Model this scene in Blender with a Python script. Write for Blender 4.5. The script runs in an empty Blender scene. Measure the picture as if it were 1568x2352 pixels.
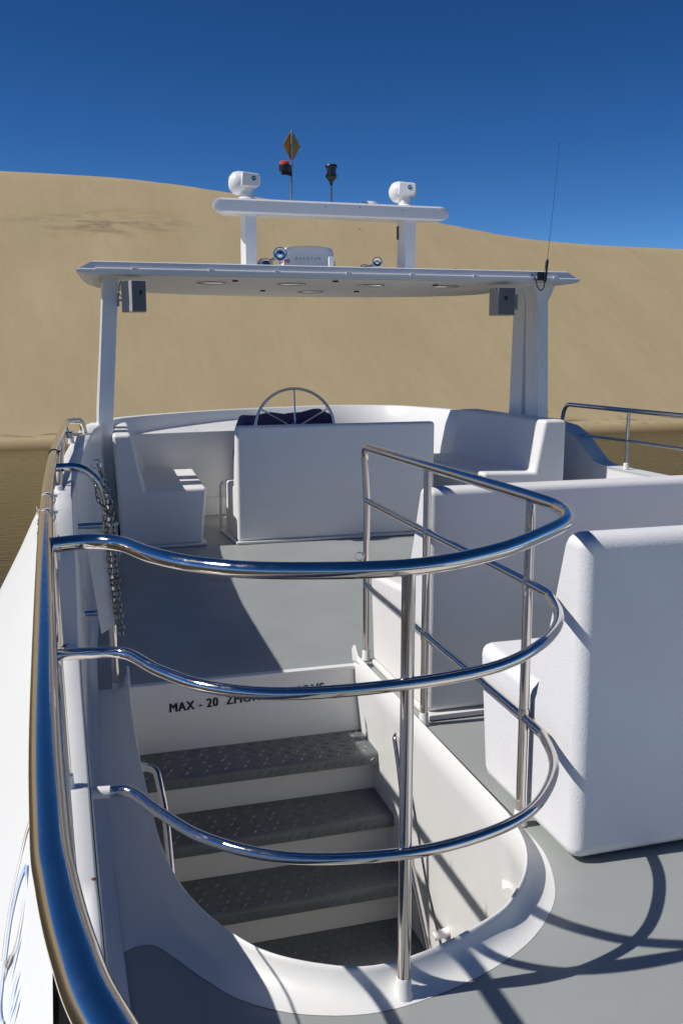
import bpy, bmesh, math, random
from mathutils import Vector, Matrix, noise
random.seed(7)
R = math.radians
S = bpy.context.scene
C = S.collection

# ------------------------------------------------------------------ camera, sky, sun, exposure
cam_d = bpy.data.cameras.new('camera'); cam = bpy.data.objects.new('camera', cam_d); C.objects.link(cam)
cam_d.sensor_fit = 'VERTICAL'; cam_d.sensor_height = 36.0; cam_d.lens = 36.0 * 2198.0 / 2352.0
cam_d.clip_start = 0.05; cam_d.clip_end = 3000
f_, px_, py_ = 2198.0, -662.0, 389.0
fw = Vector((px_, py_, -f_)).normalized()
up = Vector((0, f_, py_)).normalized()
rt = fw.cross(up)
M3 = Matrix((rt, fw, up))          # camera axes -> boat axes (x right, y ahead, z up)
cam.matrix_world = Matrix.Translation((0, 0, 1.62)) @ M3.to_4x4()
S.camera = cam

SUN_K = 0.93                        # horizontal run of a shadow per metre of height
sun_to = Vector((-SUN_K, 0.064 * SUN_K, 1.0)).normalized()
elev = math.asin(sun_to.z); azim = math.atan2(sun_to.x, sun_to.y)
W = bpy.data.worlds.new('World'); S.world = W; W.use_nodes = True
nt = W.node_tree; nt.nodes.clear()
sky = nt.nodes.new('ShaderNodeTexSky'); sky.sky_type = 'NISHITA'; sky.sun_disc = False
sky.sun_elevation = elev; sky.sun_rotation = azim; sky.altitude = 2500
sky.air_density = 0.75; sky.dust_density = 0.0; sky.ozone_density = 4.0
gam = nt.nodes.new('ShaderNodeGamma'); gam.inputs[1].default_value = 1.35
hsv = nt.nodes.new('ShaderNodeHueSaturation'); hsv.inputs['Saturation'].default_value = 1.12
bg = nt.nodes.new('ShaderNodeBackground'); bg.inputs['Strength'].default_value = 0.05
wo = nt.nodes.new('ShaderNodeOutputWorld')
nt.links.new(sky.outputs[0], gam.inputs[0]); nt.links.new(gam.outputs[0], hsv.inputs['Color'])
nt.links.new(hsv.outputs[0], bg.inputs[0]); nt.links.new(bg.outputs[0], wo.inputs[0])
sl = bpy.data.lights.new('sun', 'SUN'); sl.energy = 4.2; sl.angle = R(0.53); sl.color = (1.0, 0.955, 0.89)
so = bpy.data.objects.new('sun', sl); C.objects.link(so); so.location = (-20, 2, 25)
so.rotation_euler = sun_to.to_track_quat('Z', 'Y').to_euler()
S.view_settings.view_transform = 'Standard'; S.view_settings.look = 'None'
S.view_settings.exposure = 0.0; S.view_settings.gamma = 1.0; S.view_settings.use_curve_mapping = False
S.cycles.max_bounces = 10; S.cycles.glossy_bounces = 6; S.cycles.diffuse_bounces = 5
S.cycles.caustics_reflective = False

# ------------------------------------------------------------------ materials
def mat(name, col, rough=0.5, metal=0.0, spec=0.5, var=0.0, vscale=3.0, bump=0.0, bscale=40.0, bdist=0.01,
        rvar=0.0, coat=0.0, col2=None, detail=6.0, trans=0.0):
    m = bpy.data.materials.new(name); m.use_nodes = True
    n, l = m.node_tree.nodes, m.node_tree.links
    p = n['Principled BSDF']
    p.inputs['Base Color'].default_value = (*col, 1); p.inputs['Roughness'].default_value = rough
    p.inputs['Metallic'].default_value = metal; p.inputs['Specular IOR Level'].default_value = spec
    p.inputs['Coat Weight'].default_value = coat; p.inputs['Transmission Weight'].default_value = trans
    tc = n.new('ShaderNodeTexCoord')
    if var or col2:
        t = n.new('ShaderNodeTexNoise'); t.inputs['Scale'].default_value = vscale; t.inputs['Detail'].default_value = detail
        t.inputs['Roughness'].default_value = 0.6
        l.new(tc.outputs['Object'], t.inputs['Vector'])
        r = n.new('ShaderNodeValToRGB'); r.color_ramp.elements[0].position = 0.3; r.color_ramp.elements[1].position = 0.72
        c2 = col2 or tuple(c * (1 + var) for c in col)
        c1 = col if col2 else tuple(c * (1 - var) for c in col)
        r.color_ramp.elements[0].color = (*c1, 1); r.color_ramp.elements[1].color = (*c2, 1)
        l.new(t.outputs['Fac'], r.inputs['Fac']); l.new(r.outputs['Color'], p.inputs['Base Color'])
    if rvar:
        t = n.new('ShaderNodeTexNoise'); t.inputs['Scale'].default_value = vscale * 2.3; t.inputs['Detail'].default_value = 5
        l.new(tc.outputs['Object'], t.inputs['Vector'])
        mr = n.new('ShaderNodeMapRange'); mr.inputs['From Min'].default_value = 0.3; mr.inputs['From Max'].default_value = 0.7
        mr.inputs['To Min'].default_value = max(0, rough - rvar); mr.inputs['To Max'].default_value = rough + rvar
        l.new(t.outputs['Fac'], mr.inputs['Value']); l.new(mr.outputs[0], p.inputs['Roughness'])
    if bump:
        t = n.new('ShaderNodeTexNoise'); t.inputs['Scale'].default_value = bscale; t.inputs['Detail'].default_value = 4
        l.new(tc.outputs['Object'], t.inputs['Vector'])
        b = n.new('ShaderNodeBump'); b.inputs['Strength'].default_value = bump; b.inputs['Distance'].default_value = bdist
        l.new(t.outputs['Fac'], b.inputs['Height']); l.new(b.outputs[0], p.inputs['Normal'])
    return m

def speck(m, scale=24.0, thr=0.08, col=(0.12, 0.10, 0.08), amount=0.6):
    """scattered specks of dirt on a painted surface"""
    n, l = m.node_tree.nodes, m.node_tree.links
    p = n['Principled BSDF']
    tc = n.new('ShaderNodeTexCoord'); v = n.new('ShaderNodeTexVoronoi'); v.inputs['Scale'].default_value = scale
    l.new(tc.outputs['Object'], v.inputs['Vector'])
    big = n.new('ShaderNodeTexNoise'); big.inputs['Scale'].default_value = 2.1; big.inputs['Detail'].default_value = 3
    l.new(tc.outputs['Object'], big.inputs['Vector'])
    sep = n.new('ShaderNodeSeparateColor'); l.new(v.outputs['Color'], sep.inputs[0])
    a = n.new('ShaderNodeMath'); a.operation = 'LESS_THAN'; a.inputs[1].default_value = thr
    l.new(v.outputs['Distance'], a.inputs[0])
    b = n.new('ShaderNodeMath'); b.operation = 'GREATER_THAN'; b.inputs[1].default_value = 0.86
    l.new(sep.outputs[0], b.inputs[0])
    c = n.new('ShaderNodeMath'); c.operation = 'MULTIPLY'; l.new(a.outputs[0], c.inputs[0]); l.new(b.outputs[0], c.inputs[1])
    d = n.new('ShaderNodeMath'); d.operation = 'MULTIPLY'; d.inputs[1].default_value = amount
    l.new(c.outputs[0], d.inputs[0])
    mx = n.new('ShaderNodeMix'); mx.data_type = 'RGBA'; l.new(d.outputs[0], mx.inputs['Factor'])
    src = p.inputs['Base Color'].links[0].from_socket if p.inputs['Base Color'].links else None
    if src: l.new(src, mx.inputs['A'])
    else: mx.inputs['A'].default_value = p.inputs['Base Color'].default_value
    mx.inputs['B'].default_value = (*col, 1)
    l.new(mx.outputs['Result'], p.inputs['Base Color'])
    return m

GEL = speck(mat('white_gelcoat', (0.80, 0.80, 0.785), 0.33, var=0.02, vscale=1.6, rvar=0.06), 17, 0.05)
COVE = speck(mat('white_deck_paint', (0.80, 0.80, 0.78), 0.36, var=0.03, vscale=2.2, bump=0.15, bscale=16, bdist=0.003, rvar=0.08), 22, 0.05)
HULL = mat('white_hull_paint', (0.80, 0.815, 0.81), 0.32, var=0.012, vscale=1.0)
SEAT = speck(mat('white_seat_coating', (0.79, 0.775, 0.755), 0.55, var=0.03, vscale=2.5, bump=0.25, bscale=80, bdist=0.004, rvar=0.08), 9, 0.03, (0.3, 0.27, 0.25))
ROUGHSEAT = speck(mat('rough_white_seat_coating', (0.80, 0.795, 0.80), 0.6, var=0.04, vscale=3.0, bump=0.32, bscale=130, bdist=0.004, rvar=0.08), 11, 0.04, (0.25, 0.23, 0.22))
DECK = speck(mat('grey_deck_paint', (0.33, 0.35, 0.34), 0.42, var=0.07, vscale=1.3, bump=0.25, bscale=130, bdist=0.003, rvar=0.12), 14, 0.04, (0.05, 0.05, 0.05))
STUD = mat('highlight_grey_stud_rubber', (0.175, 0.185, 0.19), 0.30, var=0.15, vscale=20)  # lighter than the tread: highlights on the worn studs painted into the colour
TREAD = mat('dark_grey_tread_rubber', (0.125, 0.135, 0.14), 0.36, var=0.12, vscale=7, rvar=0.1, bump=0.2, bscale=90, bdist=0.002)
ROOF = mat('white_roof_gelcoat', (0.78, 0.785, 0.79), 0.25, var=0.02, vscale=1.2, rvar=0.05)
UNDER = mat('cream_roof_lining', (0.83, 0.815, 0.775), 0.45, var=0.03, vscale=1.2)
DOME = mat('white_plastic', (0.82, 0.82, 0.81), 0.3)
BLACK = mat('black_plastic', (0.012, 0.012, 0.014), 0.35)
SHADOWGAP = mat('shadow_gap_black', (0.012, 0.011, 0.010), 0.3)  # near-black that paints the shade of gaps and recesses
SPK = mat('grey_speaker_case', (0.40, 0.395, 0.375), 0.45, var=0.04, vscale=4)
SPKF = mat('dark_grey_grille', (0.15, 0.16, 0.165), 0.5, var=0.08, vscale=6, bump=0.2, bscale=200, bdist=0.002)
NAVY = mat('navy_canvas', (0.018, 0.014, 0.085), 0.75, var=0.2, vscale=5, bump=0.3, bscale=60, bdist=0.004)
GOLD = mat('aged_yellow_plate', (0.34, 0.225, 0.055), 0.5, var=0.15, vscale=9)
ORANGE = mat('orange_lens', (0.75, 0.07, 0.01), 0.2)
GLASSY = mat('smoked_lens', (0.03, 0.012, 0.012), 0.08, coat=0.5)
TEAL = mat('teal_emblem', (0.01, 0.16, 0.22), 0.3)
INK = mat('black_ink', (0.006, 0.006, 0.007), 0.5)
INKGREY = mat('grey_ink', (0.16, 0.16, 0.17), 0.5)
INKRED = mat('red_ink', (0.42, 0.015, 0.02), 0.5)
BLUEINK = mat('light_blue_vinyl', (0.50, 0.63, 0.90), 0.35)
BEIGEINK = mat('beige_vinyl', (0.55, 0.50, 0.46), 0.25)
SHADECLOTH = mat('white_shade_cloth', (0.72, 0.70, 0.66), 0.6, var=0.04, vscale=3)
LAMPG = mat('frosted_lamp_glass', (0.62, 0.62, 0.60), 0.25)
RUST = mat('rust_stain', (0.16, 0.035, 0.012), 0.8)

def chrome(name, rough, col=(0.72, 0.66, 0.61)):
    m = bpy.data.materials.new(name); m.use_nodes = True
    n, l = m.node_tree.nodes, m.node_tree.links; p = n['Principled BSDF']
    p.inputs['Base Color'].default_value = (*col, 1); p.inputs['Metallic'].default_value = 1; p.inputs['Roughness'].default_value = rough
    tc = n.new('ShaderNodeTexCoord')
    t = n.new('ShaderNodeTexNoise'); t.inputs['Scale'].default_value = 28; t.inputs['Detail'].default_value = 8; t.inputs['Roughness'].default_value = 0.75
    l.new(tc.outputs['Object'], t.inputs['Vector'])
    mr = n.new('ShaderNodeMapRange'); mr.inputs['From Min'].default_value = 0.42; mr.inputs['From Max'].default_value = 0.75
    mr.inputs['To Min'].default_value = rough; mr.inputs['To Max'].default_value = rough + 0.14
    l.new(t.outputs['Fac'], mr.inputs['Value']); l.new(mr.outputs[0], p.inputs['Roughness'])
    t2 = n.new('ShaderNodeTexNoise'); t2.inputs['Scale'].default_value = 7; t2.inputs['Detail'].default_value = 1
    l.new(tc.outputs['Object'], t2.inputs['Vector'])
    b = n.new('ShaderNodeBump'); b.inputs['Strength'].default_value = 0.06; b.inputs['Distance'].default_value = 0.004
    l.new(t2.outputs['Fac'], b.inputs['Height']); l.new(b.outputs[0], p.inputs['Normal'])
    return m
STEEL = chrome('polished_stainless_steel', 0.07)
OLDSTEEL = chrome('dull_galvanised_steel', 0.25, (0.24, 0.235, 0.23))
POLESTEEL = chrome('grey_pole_steel', 0.35, (0.42, 0.43, 0.45))

# ------------------------------------------------------------------ mesh helpers
class MB:
    def __init__(s): s.v = []; s.f = []
    def add(s, vs, fs):
        o = len(s.v); s.v += [tuple(p) for p in vs]; s.f += [tuple(i + o for i in q) for q in fs]; return s
    def box(s, a, b):
        x0, y0, z0 = a; x1, y1, z1 = b
        return s.add([(x0,y0,z0),(x1,y0,z0),(x1,y1,z0),(x0,y1,z0),(x0,y0,z1),(x1,y0,z1),(x1,y1,z1),(x0,y1,z1)],
                     [(0,3,2,1),(4,5,6,7),(0,1,5,4),(1,2,6,5),(2,3,7,6),(3,0,4,7)])
    def tube(s, pts, r, seg=14, cap=True, closed=False):
        P = [Vector(p) for p in pts]; n = len(P)
        rr = r if isinstance(r, (list, tuple)) else [r] * n
        T = []
        for i in range(n):
            a = P[i-1] if (i > 0 or closed) else P[i]; b = P[(i+1) % n] if (i < n-1 or closed) else P[i]
            T.append((b - a).normalized())
        ref = Vector((0, 0, 1)) if abs(T[0].z) < 0.9 else Vector((1, 0, 0))
        N = (ref - T[0] * ref.dot(T[0])).normalized()
        vs = []
        for i in range(n):
            N = (N - T[i] * N.dot(T[i])).normalized(); B = T[i].cross(N)
            for k in range(seg):
                a = 2 * math.pi * k / seg
                vs.append(P[i] + (N * math.cos(a) + B * math.sin(a)) * rr[i])
        fs = []
        for i in range(n if closed else n - 1):
            j = (i + 1) % n
            for k in range(seg):
                k2 = (k + 1) % seg
                fs.append((i*seg+k, i*seg+k2, j*seg+k2, j*seg+k))
        if cap and not closed:
            fs.append(tuple(range(seg))[::-1]); fs.append(tuple((n-1)*seg + k for k in range(seg)))
        return s.add(vs, fs)
    def lathe(s, prof, origin=(0,0,0), axis=(0,0,1), seg=28):
        A = Vector(axis).normalized(); ref = Vector((1,0,0)) if abs(A.x) < 0.9 else Vector((0,1,0))
        N = (ref - A * ref.dot(A)).normalized(); B = A.cross(N); O = Vector(origin)
        vs = []; fs = []
        for r, h in prof:
            for k in range(seg):
                a = 2*math.pi*k/seg; vs.append(O + A*h + (N*math.cos(a) + B*math.sin(a))*max(r, 1e-4))
        for i in range(len(prof)-1):
            for k in range(seg):
                k2 = (k+1) % seg; fs.append((i*seg+k, i*seg+k2, (i+1)*seg+k2, (i+1)*seg+k))
        fs.append(tuple(range(seg))[::-1]); fs.append(tuple((len(prof)-1)*seg+k for k in range(seg)))
        return s.add(vs, fs)
    def prism(s, poly, d):
        """closed polygon (list of 3D points) swept by vector d"""
        n = len(poly); D = Vector(d); P = [Vector(p) for p in poly]
        return s.add(P + [p + D for p in P], [tuple(range(n))[::-1], tuple(range(n, 2*n))] + [(i, (i+1) % n, n+(i+1) % n, n+i) for i in range(n)])
    def loft(s, rows, closed=False):
        n = len(rows[0]); vs = [p for r in rows for p in r]; fs = []
        for i in range(len(rows)-1):
            for k in range(n if closed else n-1):
                k2 = (k+1) % n; fs.append((i*n+k, i*n+k2, (i+1)*n+k2, (i+1)*n+k))
        return s.add(vs, fs)

def build(name, mb, m, parent=None, bevel=0.0, seg=2, sharp=35, fix=True, wn=False):
    me = bpy.data.meshes.new(name); me.from_pydata(mb.v, [], mb.f); me.validate()
    bm = bmesh.new(); bm.from_mesh(me)
    if fix: bmesh.ops.recalc_face_normals(bm, faces=bm.faces)
    if bevel:
        es = [e for e in bm.edges if len(e.link_faces) == 2 and e.calc_face_angle(0) > R(25)]
        bmesh.ops.bevel(bm, geom=es, offset=bevel, segments=seg, profile=0.5, affect='EDGES', clamp_overlap=True)
    bm.to_mesh(me); bm.free()
    for p in me.polygons: p.use_smooth = True
    me.set_sharp_from_angle(angle=R(sharp))
    me.materials.append(m)
    o = bpy.data.objects.new(name, me); C.objects.link(o)
    if bevel or wn:
        w = o.modifiers.new('even_normals', 'WEIGHTED_NORMAL'); w.keep_sharp = True; w.weight = 100
    if parent is not None: attach(o, parent)
    return o

def attach(o, parent):
    o.parent = parent
    w = Matrix.Identity(4); q = parent
    while q is not None:
        w = (q.matrix_parent_inverse @ q.matrix_basis) @ w if q.parent else q.matrix_basis @ w
        q = q.parent
    o.matrix_parent_inverse = w.inverted()

def thing(name, label, cat, loc, group=None):
    o = bpy.data.objects.new(name, None); o.empty_display_size = 0.1; C.objects.link(o); o.location = loc
    o['label'] = label; o['category'] = cat
    if group: o['group'] = group
    return o
def tag(o, label, cat, group=None):
    o['label'] = label; o['category'] = cat
    if group: o['group'] = group
    return o

def crom(pts, n=6):
    P = [Vector(p) for p in pts]; out = []
    for i in range(len(P)-1):
        a = P[i-1] if i else P[0]*2 - P[1]; b, c = P[i], P[i+1]; d = P[i+2] if i+2 < len(P) else P[-1]*2 - P[-2]
        for k in range(n):
            t = k / n
            out.append(0.5*((2*b) + (c-a)*t + (2*a-5*b+4*c-d)*t*t + (3*b-a-3*c+d)*t**3))
    out.append(P[-1]); return out

def fillet(pts, r, n=7):
    P = [Vector(p) for p in pts]; out = [P[0]]
    for i in range(1, len(P)-1):
        a, b, c = P[i-1], P[i], P[i+1]
        rr = min(r, (a-b).length*0.48, (c-b).length*0.48)
        p, q = b + (a-b).normalized()*rr, b + (c-b).normalized()*rr
        for k in range(n+1):
            t = k/n; out.append(p*(1-t)**2 + b*2*t*(1-t) + q*t*t)
    out.append(P[-1]); return out

def text_mesh(s, size, bold=0.0, spacing=1.0, align='LEFT'):
    cu = bpy.data.curves.new('lettering', 'FONT'); cu.body = s; cu.size = size; cu.offset = bold
    cu.space_character = spacing; cu.align_x = align; cu.extrude = 0.0; cu.resolution_u = 4
    ob = bpy.data.objects.new('lettering', cu); C.objects.link(ob)
    dg = bpy.context.evaluated_depsgraph_get(); dg.update()
    me = bpy.data.meshes.new_from_object(ob.evaluated_get(dg))
    bpy.data.objects.remove(ob); bpy.data.curves.remove(cu)
    return me
def place_text(me, name, m, fn, parent):
    for v in me.vertices: v.co = fn(v.co.copy())
    me.materials.clear(); me.materials.append(m); me.name = name
    o = bpy.data.objects.new(name, me); C.objects.link(o); attach(o, parent); return o

# ------------------------------------------------------------------ SETTING: dune, water
WATER_Z = -3.5
CREST = [(-40, .150), (-20, .158), (-2.3, .1608), (1.1, .1610), (4.63, .1589), (8.24, .1529), (10.94, .1462), (13.9, .1393), (18.5, .130), (22.7, .1189),
         (24.9, .1091), (26.9, .1031), (29.3, .0976), (31.7, .0941), (35.6, .0890), (45, .080), (60, .055)]
SL = 0.60; Y0 = 50.5
crest = []
for az, tn in CREST:
    ca = math.cos(R(az)); y = (1.62 + 3.5 + SL*Y0) / (SL - tn/ca)
    crest.append((y*math.tan(R(az)), WATER_Z + SL*(y-Y0)))
def crest_h(x):
    if x <= crest[0][0]: return crest[0][1]
    for (a, ha), (b, hb) in zip(crest, crest[1:]):
        if x <= b: t = (x-a)/(b-a); return ha + (hb-ha)*t
    return crest[-1][1]
def crest_s(x): return sum(crest_h(x + d) for d in (-2.2, -1.1, 0, 1.1, 2.2)) / 5
def shore(x): return 48.6 + 0.9*noise.noise((x*0.05, 3.1, 0)) + 0.4*noise.noise((x*0.21, 9.1, 0))
def dune_z(x, y):
    d = y - shore(x)
    if d < 0: return WATER_Z + 0.16*d
    beach = 0.13*d + 0.05*noise.noise((x*0.5, y*0.5, 0)) * min(1, d)
    face = SL*(y-Y0) + WATER_Z
    u = max(0.0, min(1.0, (y-Y0)/10))
    face += u*(0.16*noise.noise((x*0.06, y*0.05, 5)) + 0.05*noise.noise((x*0.3, y*0.12, 2)))
    top = crest_s(x) + 0.02*(y-80)*0.2 + 0.0
    z = WATER_Z + beach
    k = 0.25
    if face > z - 0.6:          # soft foot
        z = max(z, face) if face - z > 0.6 else z + (face - z + 0.6)**2 / 2.4
    if z > top - 0.5:           # rounded crest
        e = min(1.0, (z - (top-0.5)) / 1.0); z = top - 0.5 + 0.5*(1 - (1-e)**2)
    return z
xs = [-260 + 20*i for i in range(9)] + [-80 + 1.6*i for i in range(125)] + [125 + 15*i for i in range(14)]
ys = [36, 42, 45, 46.5] + [47.2 + 0.35*i for i in range(18)] + [54 + 0.7*i for i in range(62)] + [99, 105, 115, 130, 160, 210, 300]
mb = MB(); mb.loft([[(x, y, dune_z(x, y)) for x in xs] for y in ys])
SAND = bpy.data.materials.new('sand'); SAND.use_nodes = True
def sand_nodes():
    n, l = SAND.node_tree.nodes, SAND.node_tree.links; p = n['Principled BSDF']; p.inputs['Roughness'].default_value = 0.9
    p.inputs['Specular IOR Level'].default_value = 0.15
    g = n.new('ShaderNodeNewGeometry')
    def nz(sc, scale, det=5, rough=0.6, dist=0.0):
        mp = n.new('ShaderNodeMapping'); mp.inputs['Scale'].default_value = sc; l.new(g.outputs['Position'], mp.inputs['Vector'])
        t = n.new('ShaderNodeTexNoise'); t.inputs['Scale'].default_value = scale; t.inputs['Detail'].default_value = det
        t.inputs['Roughness'].default_value = rough; t.inputs['Distortion'].default_value = dist
        l.new(mp.outputs[0], t.inputs['Vector']); return t
    a = nz((1, 0.35, 0.35), 0.22, 8, 0.62); b = nz((1.0, 0.22, 0.22), 1.5, 6, 0.65, 0.6)
    r = n.new('ShaderNodeValToRGB'); r.color_ramp.elements[0].position = 0.3; r.color_ramp.elements[1].position = 0.7
    r.color_ramp.elements[0].color = (0.418, 0.33, 0.190, 1); r.color_ramp.elements[1].color = (0.472, 0.376, 0.219, 1)
    l.new(a.outputs['Fac'], r.inputs['Fac'])
    r2 = n.new('ShaderNodeMapRange'); r2.inputs['From Min'].default_value = 0.35; r2.inputs['From Max'].default_value = 0.65
    r2.inputs['To Min'].default_value = 0.972; r2.inputs['To Max'].default_value = 1.024; l.new(b.outputs['Fac'], r2.inputs['Value'])
    mu = n.new('ShaderNodeMix'); mu.data_type = 'RGBA'; mu.blend_type = 'MULTIPLY'; mu.inputs['Factor'].default_value = 1
    l.new(r.outputs[0], mu.inputs['A']); l.new(r2.outputs[0], mu.inputs['B'])
    # dark strips of buried soil high on the face, and the wet foot of the beach
    sep = n.new('ShaderNodeSeparateXYZ'); l.new(g.outputs['Position'], sep.inputs[0])
    def band(sock, c, w):
        s_ = n.new('ShaderNodeMath'); s_.operation = 'SUBTRACT'; s_.inputs[1].default_value = c; l.new(sock, s_.inputs[0])
        ab = n.new('ShaderNodeMath'); ab.operation = 'ABSOLUTE'; l.new(s_.outputs[0], ab.inputs[0])
        mr = n.new('ShaderNodeMapRange'); mr.inputs['From Min'].default_value = 0; mr.inputs['From Max'].default_value = w
        mr.inputs['To Min'].default_value = 1; mr.inputs['To Max'].default_value = 0; l.new(ab.outputs[0], mr.inputs['Value']); return mr.outputs[0]
    def mul(a_, b_):
        q = n.new('ShaderNodeMath'); q.operation = 'MULTIPLY'; l.new(a_, q.inputs[0]); l.new(b_, q.inputs[1]); return q.outputs[0]
    soil = nz((0.6, 1, 3.2), 0.55, 7, 0.7, 0.8)
    sr = n.new('ShaderNodeMapRange'); sr.inputs['From Min'].default_value = 0.46; sr.inputs['From Max'].default_value = 0.62; l.new(soil.outputs['Fac'], sr.inputs['Value'])
    k1 = mul(mul(band(sep.outputs['X'], 4.0, 7.5), band(sep.outputs['Z'], 10.1, 1.5)), sr.outputs[0])
    m1 = n.new('ShaderNodeMix'); m1.data_type = 'RGBA'; m1.inputs['B'].default_value = (0.20, 0.15, 0.095, 1)
    k1b = n.new('ShaderNodeMath'); k1b.operation = 'MULTIPLY'; k1b.inputs[1].default_value = 1.1; k1b.use_clamp = True; l.new(k1, k1b.inputs[0])
    l.new(k1b.outputs[0], m1.inputs['Factor']); l.new(mu.outputs['Result'], m1.inputs['A'])
    # driftline along the beach and scattered dark specks on the face
    dn = nz((0.55, 2.0, 2.0), 0.9, 6, 0.7, 0.6)
    dr = n.new('ShaderNodeMapRange'); dr.inputs['From Min'].default_value = 0.53; dr.inputs['From Max'].default_value = 0.64; l.new(dn.outputs['Fac'], dr.inputs['Value'])
    k2 = mul(band(sep.outputs['Z'], -3.02, 0.30), dr.outputs[0])
    m1c = n.new('ShaderNodeMix'); m1c.data_type = 'RGBA'; m1c.inputs['B'].default_value = (0.13, 0.09, 0.05, 1)
    l.new(k2, m1c.inputs['Factor']); l.new(m1.outputs['Result'], m1c.inputs['A']); m1 = m1c
    vo = n.new('ShaderNodeTexVoronoi'); vo.inputs['Scale'].default_value = 0.42; l.new(g.outputs['Position'], vo.inputs['Vector'])
    vs_ = n.new('ShaderNodeSeparateColor'); l.new(vo.outputs['Color'], vs_.inputs[0])
    lt_ = n.new('ShaderNodeMath'); lt_.operation = 'LESS_THAN'; lt_.inputs[1].default_value = 0.055; l.new(vo.outputs['Distance'], lt_.inputs[0])
    gt_ = n.new('ShaderNodeMath'); gt_.operation = 'GREATER_THAN'; gt_.inputs[1].default_value = 0.72; l.new(vs_.outputs[0], gt_.inputs[0])
    m1d = n.new('ShaderNodeMix'); m1d.data_type = 'RGBA'; m1d.inputs['B'].default_value = (0.12, 0.09, 0.06, 1)
    k3 = n.new('ShaderNodeMath'); k3.operation = 'MULTIPLY'; k3.inputs[1].default_value = 0.6; l.new(mul(lt_.outputs[0], gt_.outputs[0]), k3.inputs[0])
    l.new(k3.outputs[0], m1d.inputs['Factor']); l.new(m1.outputs['Result'], m1d.inputs['A']); m1 = m1d
    wet = n.new('ShaderNodeMapRange'); wet.inputs['From Min'].default_value = WATER_Z + 0.02; wet.inputs['From Max'].default_value = WATER_Z + 0.34
    wet.inputs['To Min'].default_value = 1; wet.inputs['To Max'].default_value = 0; l.new(sep.outputs['Z'], wet.inputs['Value'])
    m2 = n.new('ShaderNodeMix'); m2.data_type = 'RGBA'; m2.inputs['B'].default_value = (0.135, 0.092, 0.045, 1)
    l.new(wet.outputs[0], m2.inputs['Factor']); l.new(m1.outputs['Result'], m2.inputs['A'])
    l.new(m2.outputs['Result'], p.inputs['Base Color'])
    fine = nz((1, 0.25, 0.25), 2.6, 8, 0.7, 0.3)
    bu = n.new('ShaderNodeBump'); bu.inputs['Strength'].default_value = 0.07; bu.inputs['Distance'].default_value = 0.12
    l.new(fine.outputs['Fac'], bu.inputs['Height']); l.new(bu.outputs[0], p.inputs['Normal'])
sand_nodes()
o = build('sand_dune', mb, SAND, sharp=80, fix=False); o['kind'] = 'structure'
o['label'] = 'tall bare sand dune rising behind the boat'

WAT = bpy.data.materials.new('shallow_murky_water'); WAT.use_nodes = True
def water_nodes():
    n, l = WAT.node_tree.nodes, WAT.node_tree.links; p = n['Principled BSDF']
    p.inputs['Roughness'].default_value = 0.12; p.inputs['IOR'].default_value = 1.33; p.inputs['Specular IOR Level'].default_value = 0.16
    g = n.new('ShaderNodeNewGeometry')
    t = n.new('ShaderNodeTexNoise'); t.inputs['Scale'].default_value = 0.25; t.inputs['Detail'].default_value = 5; l.new(g.outputs['Position'], t.inputs['Vector'])
    r = n.new('ShaderNodeValToRGB'); r.color_ramp.elements[0].position = 0.3; r.color_ramp.elements[1].position = 0.7
    r.color_ramp.elements[0].color = (0.066, 0.050, 0.015, 1); r.color_ramp.elements[1].color = (0.082, 0.063, 0.019, 1)
    l.new(t.outputs['Fac'], r.inputs['Fac']); l.new(r.outputs[0], p.inputs['Base Color'])
    mp = n.new('ShaderNodeMapping'); mp.inputs['Scale'].default_value = (0.55, 1.5, 1); l.new(g.outputs['Position'], mp.inputs['Vector'])
    w = n.new('ShaderNodeTexNoise'); w.inputs['Scale'].default_value = 3.2; w.inputs['Detail'].default_value = 4; w.inputs['Distortion'].default_value = 0.4
    l.new(mp.outputs[0], w.inputs['Vector'])
    sep = n.new('ShaderNodeSeparateXYZ'); l.new(g.outputs['Position'], sep.inputs[0])
    mr = n.new('ShaderNodeMapRange'); mr.inputs['From Min'].default_value = 2; mr.inputs['From Max'].default_value = 26
    mr.inputs['To Min'].default_value = 0.18; mr.inputs['To Max'].default_value = 1.0; l.new(sep.outputs['X'], mr.inputs['Value'])
    b = n.new('ShaderNodeBump'); b.inputs['Distance'].default_value = 0.12; l.new(mr.outputs[0], b.inputs['Strength'])
    l.new(w.outputs['Fac'], b.inputs['Height']); l.new(b.outputs[0], p.inputs['Normal'])
water_nodes()
mb = MB().add([(-500, -400, WATER_Z), (500, -400, WATER_Z), (500, 60, WATER_Z), (-500, 60, WATER_Z)], [(0, 1, 2, 3)])
o = build('water', mb, WAT); o['kind'] = 'structure'
mb = MB().add([(-900, -900, -4.6), (900, -900, -4.6), (900, 1200, -4.6), (-900, 1200, -4.6)], [(0, 1, 2, 3)])
o = build('ground', mb, SAND); o['kind'] = 'structure'

# ------------------------------------------------------------------ BOAT
boat = thing('boat', 'white passenger boat whose open upper deck carries the benches and the grey stairs', 'boat', (2.4, 4.0, 0))

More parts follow.
